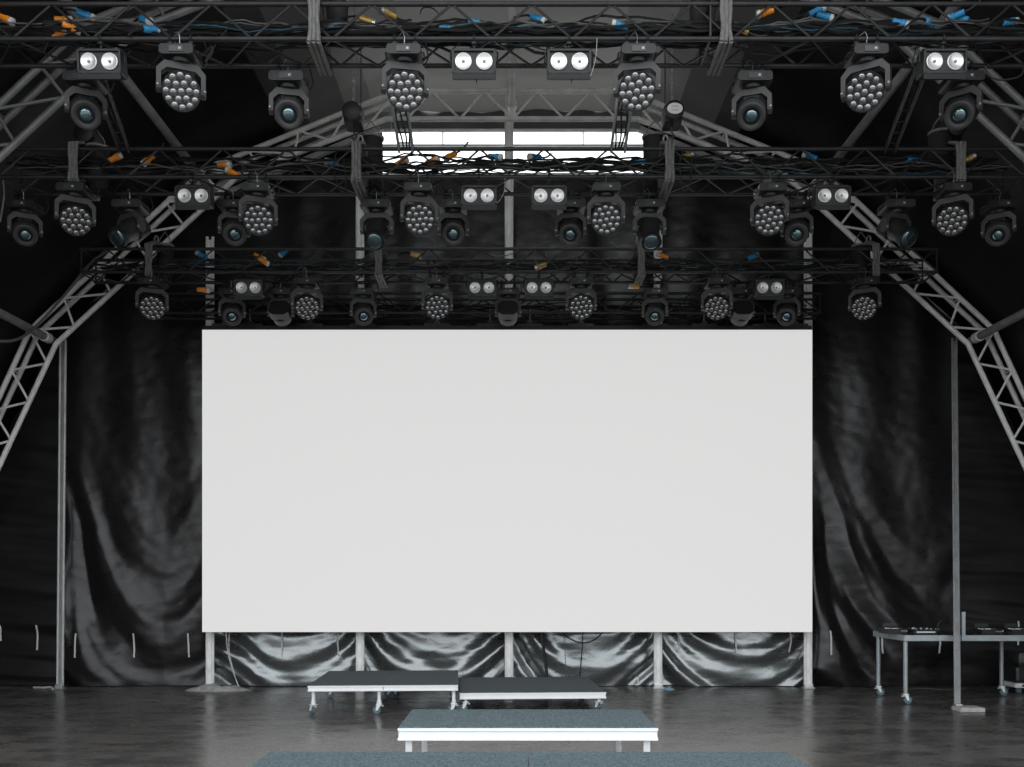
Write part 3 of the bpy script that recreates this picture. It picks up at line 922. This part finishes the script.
bag(941, 133, 172, 12.1, .16, 'black cloth chain bag hanging through the second lighting truss near its right sling')
bag(165, 246, 276, 14.66, .14, 'small black chain bag inside the third lighting truss at its left end')
bag(861, 246, 276, 14.66, .14, 'small black chain bag inside the third lighting truss at its right end')
def hoist(px, py, Y, label, plate=True, sgn=1):
    p = at(px, py, Y)
    t = thing('chain_hoist', label, 'hoist', p)
    mb = MB().box((0,.02,0),(.24,.30,.24),None,.05)
    mb.lathe([(.11,.12),(.125,.13),(.12,.20),(.09,.22)], RX90, 24)
    b = mb.build('motor_body', 'darkbody', t)
    if plate:
        o = MB().lathe([(.098,.215),(.098,.228),(.09,.230)], Matrix.Scale(.72,4,(0,0,1)) @ RX90, 24).build('oval_plate', 'label', b)
        mk = MB()
        for z in (-.022, .022):
            mk.box((0,-.232,z),(.09,.003,.02))
        mk.build('printed_mark', 'mark', b)
    # chain up to the arch and hook down to the truss sling
    zr = roof_z(p.x)-.6-p.z
    ch = MB(); n = max(4, int(zr/.055))
    for k in range(n):
        z = .13+k*.055
        if z > zr: break
        r = Matrix.Translation((0,0,z)) @ Matrix.Rotation(PI/2*(k%2), 4, 'Z')
        ring = [r @ Vector((.014*math.cos(a), 0, .036*math.sin(a))) for a in [q*PI/4 for q in range(9)]]
        ch.path(ring, .006, 5)
    ch.build('chain', 'dull', t)
    MB().path([(0,0,-.12),(0,0,-.20),(.03,0,-.24),(.0,0,-.28),(-.03,0,-.25)], .014, 6).build('hook', 'truss', t)
    return t
hoist(672, 117, 12.15, 'black chain hoist with a pale oval plate, right of the bright roof opening')
hoist(354, 118, 12.15, 'dark chain hoist left of the bright roof opening', False)
hoist(90, 140, 12.15, 'dark chain hoist above the second truss near its left sling', False)
hoist(950, 133, 12.15, 'dark chain hoist above the second truss near its right sling', False)

# twin-rail cable ladders bridging the front truss and the second truss
def ladder(pa, pb, label, w=.17, m='galv'):
    A, B = at(pa[0], pa[1], 10.08), at(pb[0], pb[1], 11.80)
    mid = (A+B)/2
    t = thing('cable_ladder', label, 'ladder truss', mid)
    for s in (-1, 1):
        for q in (0, .055):
            mb = MB().tube(A-mid+Vector((s*w/2, 0, -q)), B-mid+Vector((s*w/2, 0, -q)), .014, 8)
            mb.build('rail', m, t)
    for k in range(7):
        p = A.lerp(B, (k+.5)/7)-mid
        bar('rung', p+Vector((-w/2,0,0)), p+Vector((w/2,0,0)), .010, 'truss', t)
        for s in (-1, 1): bar('spacer', p+Vector((s*w/2,0,0)), p+Vector((s*w/2,0,-.055)), .008, 'truss', t)
    cb = MB()
    for k in range(3):
        cb.path([A-mid+Vector((-.05+.05*k+.02*math.sin(i+k), 0, .012)) + (B-A)*(i/8) for i in range(9)], .011, 5)
    cb.build('lead_run', 'cable', t)
    return t
ladder((395, 66), (406, 148), 'twin-rail cable ladder dropping behind the left central wash light of the front truss')
ladder((629, 66), (618, 148), 'twin-rail cable ladder dropping behind the right central wash light of the front truss')
ladder((95, 66), (124, 148), 'dark cable ladder between front and second truss at the far left', .12, 'truss')
ladder((922, 66), (890, 148), 'dark cable ladder between front and second truss at the far right', .12, 'truss')

# single loops of cable hanging out of the trusses
LOOPS = [(1,[(985,66),(990,76),(1003,80),(1020,76),(1024,66)],'black cable loop under the front truss at the right edge','cable',.010,9.6),
 (1,[(206,38),(213,50),(205,62),(218,40),(227,30)],'black cable dangling beside the leftmost wash light of the front truss','cable',.008,9.6),
 (1,[(420,14),(423,8),(432,8),(440,15)],'small black cable hoop in the front truss above the left middle blinder','cable',.006,9.6),
 (1,[(597,38),(596,56),(592,72),(590,76)],'thin pale wire hanging past the right middle blinder','palecable',.003,9.5),
 (1,[(664,36),(665,60),(665,90),(665,104)],'thin dark hoist line right of the centre','cable',.006,10.2),
 (1,[(361,36),(361,70),(361,90),(361,106)],'thin dark hoist line left of the centre','cable',.006,10.2),
 (2,[(505,178),(504,192),(498,202),(490,205)],'pale wire hanging past the blinder left of the central post','palecable',.003,11.8),
 (2,[(337,150),(334,165),(336,180),(343,192),(346,182),(344,160)],'black cable loops beside the second truss sling left of centre','cable',.008,11.8),
 (2,[(683,150),(680,165),(683,190),(690,185),(692,160)],'black cable loops beside the second truss sling right of centre','cable',.008,11.8),
 (2,[(3,180),(4,195),(2,210),(0,222)],'pale cable hanging at the left edge below the second truss','cablegrey',.012,11.8),
 (3,[(487,253),(496,256),(508,255),(520,250)],'grey cable sagging in the third truss in front of the central post','cablegrey',.008,14.42),
 (3,[(534,258),(540,266),(548,262),(545,252)],'grey cable curl in the third truss right of the central post','cablegrey',.008,14.42),
 (3,[(244,248),(243,268),(240,280),(240,292)],'thin cable dropping from the third truss near its leftmost blinder','cable',.007,14.38)]
for key, pts, lab, m, r, Y in LOOPS:
    P = [at(px, py, Y) for px, py in pts]
    # smooth through the points
    out = []
    for i in range(len(P)-1):
        p0, p1, p2, p3 = P[max(i-1,0)], P[i], P[i+1], P[min(i+2,len(P)-1)]
        for k in range(6):
            u = k/6
            out.append(.5*((2*p1)+(p2-p0)*u+(2*p0-5*p1+4*p2-p3)*u*u+(3*p1-p0-3*p2+p3)*u**3))
    out.append(P[-1])
    tag(MB().path(out, r, 6).build('cable', m), lab, 'cable')

# ------------------------------------------------------------------ platforms
def castor_parts(parent, loc, r=.055, ang=0.):
    """swivel castor under a leg: fork, wheel, brake tab"""
    x, y, z = loc
    T = Matrix.Translation((x, y, 0)) @ Matrix.Rotation(ang, 4, 'Z')
    c = MB().box((0, 0, z-.006), (.085, .085, .012), T, .003)
    for s in (-1, 1):
        c.prism([(-.03, z-.012), (.03, z-.012), (.045, r-.012), (.018, r-.012)], s*.030-.003, s*.030+.003, T @ Matrix.Rotation(0,4,'Z'))
    c.tube(T @ Vector((.03,-.04,r)), T @ Vector((.03,.04,r)), .010)
    c.box((-.045, 0, r+.05), (.03, .04, .010), T, .003)
    c = c.build('castor', 'leg', parent)
    return c, (T, r)
def wheel_on(leg, T, r):
    r *= .92
    W = Matrix.Translation((.03, 0, r))
    w = MB().lathe([(r*.45,-.020),(r*.92,-.020),(r,-.012),(r,.012),(r*.92,.020),(r*.45,.020)], T @ W @ RX90, 22)
    return w
def deck(name, label, loc, w, d, h, rz, top, edge=.085, legs=(), legr=.03, castors=True, cat='platform', group=None, rise=.0):
    t = thing(name, label, cat, loc, rz, group)
    z1 = h; z0 = h-edge
    fr = MB()
    for (cx, cy, sx, sy) in ((w/2, .02, w, .04), (w/2, d-.02, w, .04), (.02, d/2, .04, d-.08), (w-.02, d/2, .04, d-.08)):
        fr.box((cx, cy, (z0+z1)/2-.004), (sx, sy, edge-.008), None, .004)
    # profile lips that run round the rim
    fr.box((w/2, -.004, z1-.018), (w+.01, .012, .022), None, .003)
    fr.box((w/2, -.004, z0+.012), (w+.01, .012, .018), None, .003)
    fr.build('rim', 'deck', t)
    tp = MB().box((w/2, d/2, z1-.010), (w-.002, d-.004, .026), None, .004)
    tp.build('carpet_top', top, t)
    MB().box((w/2, d/2, z0+.03), (w-.1, d-.1, .02)).build('underside', 'darkbody', t)
    for (lx, ly) in legs:
        lz = 0.0 if not castors else .135
        lg = MB().tube((lx, ly, lz), (lx, ly, z0+.03), legr, 14) if castors else MB().box((lx, ly, z0/2+.015), (.052, .052, z0+.02), None, .005)
        if z0 > .2 and castors: lg.lathe([(legr*1.25,0),(legr*1.25,.05),(legr,.052)], Matrix.Translation((lx,ly,max(lz, .0))), 14)
        lg = lg.build('leg', 'leg', t)
        if castors:
            c, (T, r) = castor_parts(lg, (lx, ly, .14), .062, random.uniform(-.6, .6)+PI*.9)
            w_ = wheel_on(lg, T, .062).build('wheel', 'castor', lg)
            w_['label'] = 'dark blue grey wheel'
        else:
            MB().lathe([(legr*1.15,0),(legr*1.15,.02),(legr*.9,.03)], Matrix.Translation((lx,ly,0)), 14).build('foot_cap', 'rubber', lg)
    return t
RZ = math.radians(3.0)
A0 = Vector(((308-CX)*12.67/F, 12.67, 0))
ux = Vector((math.cos(RZ), math.sin(RZ), 0))
deck('rolling_platform', 'dark-topped rolling platform on castors, the outer one of the abutting pair', A0, .995, 2.0, .40, RZ, 'carpetdark', .085, [(.06,.07),(.94,.07),(.40,1.0),(.06,1.9),(.94,1.9)][0:2]+[(.06,1.9),(.94,1.9)], .026, group='rolling platforms')
A1 = A0 + ux*1.005
deck('rolling_platform', 'dark-topped rolling platform of the abutting pair, beside the lower platform', A1, .995, 2.0, .40, RZ, 'carpetdark', .085, [(.94,.07),(.06,1.9),(.94,1.9)], .026, group='rolling platforms')
B0 = Vector(((457.6-CX)*12.93/F+.0, 12.93, 0))
B0.x = A1.x + math.cos(RZ)*1.0 + .015
deck('rolling_platform', 'lowest and widest dark-topped rolling platform, near the central post', B0, (604.3-457.3)*12.93/F, 2.0, .272, RZ, 'carpetdark', .095, [(.08,.07),(1.92,.07),(.08,1.9),(1.92,1.9)], .026, group='rolling platforms')
deck('platform_riser', 'white-rimmed blue grey carpeted riser standing behind the lowest front step', (-.877, 7.31, 0), 2.0, 1.0, .673, 0, 'carpet', .105, [(.075,.07),(.12,.93),(1.925,.07),(1.80,.93)], .026, castors=False)
# two low carpeted decks in front
for i, (x0, x1) in enumerate(((-1.86, .117), (.123, 2.10))):
    deck('step_platform', 'blue grey carpeted low deck at the bottom edge of the view, %s half' % ('left' if i == 0 else 'right'), (x0, 6.27, 0), x1-x0, 1.0, .488, 0, 'carpet', .105, [(.12,.08),(x1-x0-.12,.08),(.12,.92),(x1-x0-.12,.92)], .026, castors=False, group='low carpeted decks')

# ------------------------------------------------------------------ equipment table with gear
TX, TY, TW, TD, TH = (903-CX)*13.8/F, 13.75, 2.05, 1.20, 1.01
t = thing('equipment_table', 'grey steel-framed table on castors carrying black gear', 'table', (TX, TY, 0))
fr = MB()
for (cx, cy, sx, sy) in ((TW/2,.02,TW,.04),(TW/2,TD-.02,TW,.04),(.02,TD/2,.04,TD-.08),(TW-.02,TD/2,.04,TD-.08)):
    fr.box((cx, cy, TH-.045), (sx, sy, .085), None, .005)
fr.build('frame', 'galv', t)
MB().box((TW/2, TD/2, TH-.008), (TW-.03, TD-.03, .016), None, .003).build('table_top', 'darkbody', t)
for (lx, ly) in ((.05,.08),(.0+.04,TD-.12),(TW-.10,.08),(TW-.08,TD-.12)):
    lg = MB().tube((lx, ly, .15), (lx, ly, TH-.07), .032, 14).build('leg', 'galv', t)
    c, (T, r) = castor_parts(lg, (lx, ly, .15), .065, random.uniform(-.5,.5)+.3)
    wheel_on(lg, T, .065).build('wheel', 'castor', lg)
o = MB().box((0, 0, .19), (.05, .03, .42), None, .005).build('upright_bar', 'galv', None, ((962.5-CX)*13.75/F, 13.72, TH-.06)); tag(o, 'short grey upright bar fixed at the front edge of the equipment table', 'bar')

def player(px, Y, label):
    w = .30; t = thing('media_player', label, 'player', ((px-CX)*Y/F, Y, TH))
    MB().prism([(-w/2,0),(w/2,0),(w/2,.075),(-w/2,.075)], -.18, .18).build('chassis', 'darkbody', t)
    MB().lathe([(.115,.0),(.115,.018),(.105,.024),(.03,.024)], Matrix.Translation((0,-.03,.075)), 28).build('jog_wheel', 'body', t)
    MB().lathe([(.118,.0),(.118,.006),(.112,.008)], Matrix.Translation((0,-.03,.078)), 28).build('silver_ring', 'steel', t)
    MB().box((0,.135,.105),(.2,.012,.085),Matrix.Rotation(0,4,'X'),.003).build('display', 'body', t)
    for k in range(4):
        MB().lathe([(.012,0),(.012,.012),(.008,.014)], Matrix.Translation((-.125,-.15+.04*k,.075)), 10).build('button', 'mark', t)
    for k in range(3):
        MB().box((.09+.03*(k-1),-.19,.045),(.018,.012,.012),None,.002).build('front_key', 'steel', t)
    return t
player(893, 14.2, 'low black media player at the outer end of the equipment table')
player(986, 14.05, 'black media player on the table beyond the leaning prop')
player(1016, 14.05, 'black media player on the table at the right edge of the view')
def mixer(px, Y, label, w=.34):
    t = thing('audio_mixer', label, 'mixer', ((px-CX)*Y/F, Y, TH))
    MB().prism([(-w/2,0),(w/2,0),(w/2,.07),(-w/2,.07)], -.2, .2).build('chassis', 'darkbody', t)
    for r in range(3):
        for k in range(4):
            MB().lathe([(.013,0),(.013,.018),(.007,.02)], Matrix.Translation((-.11+.073*k, .0+.06*r, .07)), 10).build('knob', 'mark' if (r+k)%3 == 0 else 'body', t)
    for k in range(4):
        f = MB().box((-.11+.073*k, -.12, .078),(.016,.028,.016),None,.003); f.build('fader', 'steel', t)
    MB().box((0,-.203,.035),(w*.8,.008,.02),None,.002).build('front_strip', 'steel', t)
    return t
mixer(920, 14.1, 'black audio mixer with pale faders between table end and prop')
# headphones resting on edge behind the prop
t = thing('headphones', 'black headphones propped beside the mixer, close to the leaning prop', 'headphones', ((945-CX)*14.1/F, 14.1, TH))
MB().path([(.11*math.cos(a), 0, .09+.11*math.sin(a)) for a in [k*PI/14 for k in range(15)]], .012, 8).build('headband', 'darkbody', t)
for s in (-1, 1):
    c = MB().lathe([(.045,-.02),(.05,-.01),(.05,.015),(.03,.022)], Matrix.Translation((s*.11,0,.055)) @ Matrix.Rotation(PI/2,4,'Y'), 18).build('ear_cup', 'body', t)
    MB().lathe([(.03,0),(.03,.006),(.02,.008)], Matrix.Translation((s*.134,0,.055)) @ Matrix.Rotation(s*PI/2,4,'Y'), 14).build('silver_disc', 'steel', c)
# small items and leads
for i, (px, w, m, lab) in enumerate(((880,.05,'steel','small pale plug at the corner of the equipment table'),(898,.07,'blue','small blue grey box on the equipment table'),(932,.10,'darkbody','small black box behind the mixer'),(1001,.07,'darkbody','small black box between the two players'))):
    Y = 14.35 if i == 2 else 14.1 if i != 0 else 14.6
    x = (px-CX)*Y/F
    if i == 0: x = max(x, TX+.06)
    tt = thing('desk_box', lab, 'box', (x, Y, TH))
    MB().box((0,0,.035),(w,.07,.07),None,.008).build('case', m, tt)
    MB().box((0,-.036,.04),(w*.5,.006,.02),None,.002).build('face_plate', 'mark', tt)
for i, pts in enumerate(([(5.85,13.9),(6.0,14.05),(6.2,13.95),(6.38,14.02)],[(6.6,13.88),(6.85,13.93),(7.1,13.86),(7.4,13.92)])):
    P = []
    for a, b in zip(pts, pts[1:]):
        for k in range(6):
            u = k/6; P.append((a[0]+(b[0]-a[0])*u, a[1]+(b[1]-a[1])*u+.02*math.sin(k*2.), TH+.012+.012*abs(math.sin(k*1.1+i))))
    tag(MB().path(P, .009, 6).build('cable', 'cable'), 'black lead lying along the front of the equipment table, %s the prop' % ('before' if i == 0 else 'beyond'), 'cable')

# dark equipment case on a low silver dolly under the table
DX, DY = (1003-CX)*15.25/F+.12, 15.1
t = thing('dolly', 'low silver dolly with blue grey castors beside the table leg', 'dolly', (DX, DY, 0))
fr = MB()
for (cx, cy, sx, sy) in ((.35,.025,.70,.05),(.35,.475,.70,.05),(.025,.25,.05,.4),(.675,.25,.05,.4)):
    fr.box((cx, cy, .125), (sx, sy, .07), None, .006)
fr.build('frame', 'alu_post', t)
MB().box((.35,.25,.155),(.62,.42,.012)).build('board', 'wood', t)
for k in range(3): MB().box((.14+.21*k,-.002,.125),(.07,.012,.028),None,.004).build('hand_slot', 'darkbody', t)
for (lx, ly) in ((.08,.06),(.62,.06),(.08,.44),(.62,.44)):
    MB().lathe([(.02,-.018),(.045,-.018),(.05,-.01),(.05,.01),(.045,.018),(.02,.018)], Matrix.Translation((lx,ly,.05)) @ RX90, 18).build('wheel', 'castor', t)
t = thing('equipment_case', 'rounded black equipment case riding on the low silver dolly', 'case', (DX+.35, DY+.25, .162))
mb = MB().box((0,0,.13),(.64,.42,.26),None,.05); mb.box((0,-.005,.36),(.56,.38,.30),None,.12)
b = mb.build('case_body', 'body', t)
MB().lathe([(.16,0),(.17,.01),(.165,.02),(.14,.012),(.05,.03)], Matrix.Translation((0,-.19,.37)) @ RX90, 26).build('round_panel', 'darkbody', b)
for x in (-.15, .15): MB().lathe([(.03,0),(.03,.015),(.015,.02)], Matrix.Translation((x,-.21,.12)) @ RX90, 14).build('socket', 'steel', b)

# ------------------------------------------------------------------ loose things on the floor and below the screen
def heap(name, px, py, Y, sx, sy, h, m, label, cat, seed):
    x = (px-CX)*Y/F; mb = MB(); n, r = 40, 9; vs = [(0,0,h*.9)]; fs = []
    for j in range(1, r+1):
        for i in range(n):
            a = 2*PI*i/n; q = j/r
            w = 1+.22*noise.noise(Vector((math.cos(a)*1.3, math.sin(a)*1.3, seed)))
            z = h*(1-q**2)*(.75+.5*noise.noise(Vector((math.cos(a)*q*3, math.sin(a)*q*3, seed+5))))+.004
            vs.append((sx*q*w*math.cos(a), sy*q*w*math.sin(a), max(.003, z) if j < r else .0))
    for i in range(n): fs.append((0, 1+i, 1+(i+1)%n))
    for j in range(r-1):
        for i in range(n): fs.append((1+j*n+i, 1+j*n+(i+1)%n, 1+(j+1)*n+(i+1)%n, 1+(j+1)*n+i))
    fs.append(tuple(1+(r-1)*n+i for i in reversed(range(n))))
    o = mb.add(vs, fs, True).build(name, m, None, (x, Y, 0))
    return tag(o, label, cat)
heap('folded_cloth', 217, 689, 15.50, .52, .16, .12, 'rag', 'crumpled grey cloth on the floor at the outermost screen post', 'cloth', 2)
heap('blue_rag', 669, 688, 15.62, .10, .07, .04, 'paleblue', 'small pale blue rag on the floor beside a screen post', 'rag', 5)
def wire(name, P, r, m, label):
    P = [Vector(p) for p in P]; out = []
    for i in range(len(P)-1):
        p0, p1, p2, p3 = P[max(i-1,0)], P[i], P[i+1], P[min(i+2,len(P)-1)]
        for k in range(8):
            u = k/8
            out.append(.5*((2*p1)+(p2-p0)*u+(2*p0-5*p1+4*p2-p3)*u*u+(3*p1-p0-3*p2+p3)*u**3))
    out.append(P[-1])
    return tag(MB().path(out, r, 6).build(name, m), label, 'cable')
YW = 15.68
wire('cable', [at(226,625,YW), at(227,645,YW), at(231,665,YW), (at(240,688,15.55).x, 15.55, .03), (at(246,689,15.4).x, 15.45, .02)], .010, 'palecable', 'white cable hanging from the screen edge to the crumpled cloth')
wire('cable', [at(230,625,YW), at(229,650,YW), at(234,672,YW), (at(238,688,15.6).x, 15.6, .05)], .008, 'palecable', 'thin pale cable hanging alongside the thicker white cable')
wire('cable', [at(541,625,YW), at(543,645,YW), at(546,665,YW), (at(547,688,15.6).x, 15.65, .02)], .026, 'cable', 'thick black cable hanging below the screen right of the central post')
wire('cable', [at(583,625,YW), at(582,650,YW), at(580,675,YW), (at(580,690,15.6).x, 15.65, .01)], .010, 'cable', 'thin black cable hanging straight down right of the thick one')
wire('cable', [at(558,625,YW), at(566,636,YW), at(582,643,YW), at(597,638,YW), at(607,625,YW)], .012, 'cable', 'drooping black cable loop below the screen edge')
wire('cable', [at(563,625,YW), at(565,650,YW), at(566,680,YW), (at(567,690,15.6).x, 15.65, .01)], .006, 'cablegrey', 'thin grey cable between the two hanging black cables')
wire('cable', [(at(32,688,15.8).x, 15.85, .012), (at(45,688,15.8).x, 15.75, .02), (at(52,687,15.8).x, 15.8, .02), (at(58,687,15.8).x, 15.62, .012)], .016, 'palecable', 'pale cable end on the floor beside the shiny-footed post')
wire('cable', [(6.55, 15.6, .012), (6.8, 15.7, .014), (7.1, 15.55, .012), (7.5, 15.62, .014)], .009, 'cablegrey', 'grey cable on the floor under the equipment table')
wire('cable', [at(-20,338,13.0), at(10,341,13.6), at(32,330,14.8), at(62,298,15.0), at(92,262,15.0), at(110,250,14.95)], .022, 'cablegrey', 'thick grey cable swooping from the left edge up along the arch truss')

# ------------------------------------------------------------------ light: overcast open sky in front of the tent, dim ground
w = bpy.data.worlds.new('World'); SC.world = w; w.use_nodes = True
n = w.node_tree; bg = n.nodes['Background']
tc = n.nodes.new('ShaderNodeTexCoord'); sx = n.nodes.new('ShaderNodeSeparateXYZ')
n.links.new(tc.outputs['Generated'], sx.inputs[0])
cr = n.nodes.new('ShaderNodeValToRGB')
mr = n.nodes.new('ShaderNodeMapRange'); mr.inputs['From Min'].default_value = -1; mr.inputs['From Max'].default_value = 1
n.links.new(sx.outputs['Z'], mr.inputs['Value']); n.links.new(mr.outputs['Result'], cr.inputs['Fac'])
cr.color_ramp.elements[0].position = .47; cr.color_ramp.elements[0].color = (.25,.255,.25,1)
cr.color_ramp.elements[1].position = .51; cr.color_ramp.elements[1].color = (.92,.97,1.0,1)
e = cr.color_ramp.elements.new(1.0); e.color = (.95,.98,1.0,1)
n.links.new(cr.outputs['Color'], bg.inputs['Color'])
bg.inputs['Strength'].default_value = 2.2

# ------------------------------------------------------------------ camera
cam = bpy.data.cameras.new('Camera'); co = bpy.data.objects.new('Camera', cam); COL.objects.link(co)
co.location = (0, 0, EYE); co.rotation_euler = (PI/2, 0, 0)
cam.sensor_width = 36; cam.sensor_fit = 'HORIZONTAL'; cam.lens = F/1024*36
cam.shift_y = (HY-383.5)/1024
cam.clip_end = 500
SC.camera = co
vs_ = SC.view_settings
vs_.view_transform = 'Standard'; vs_.look = 'None'; vs_.gamma = 1; vs_.exposure = 0; vs_.use_curve_mapping = False
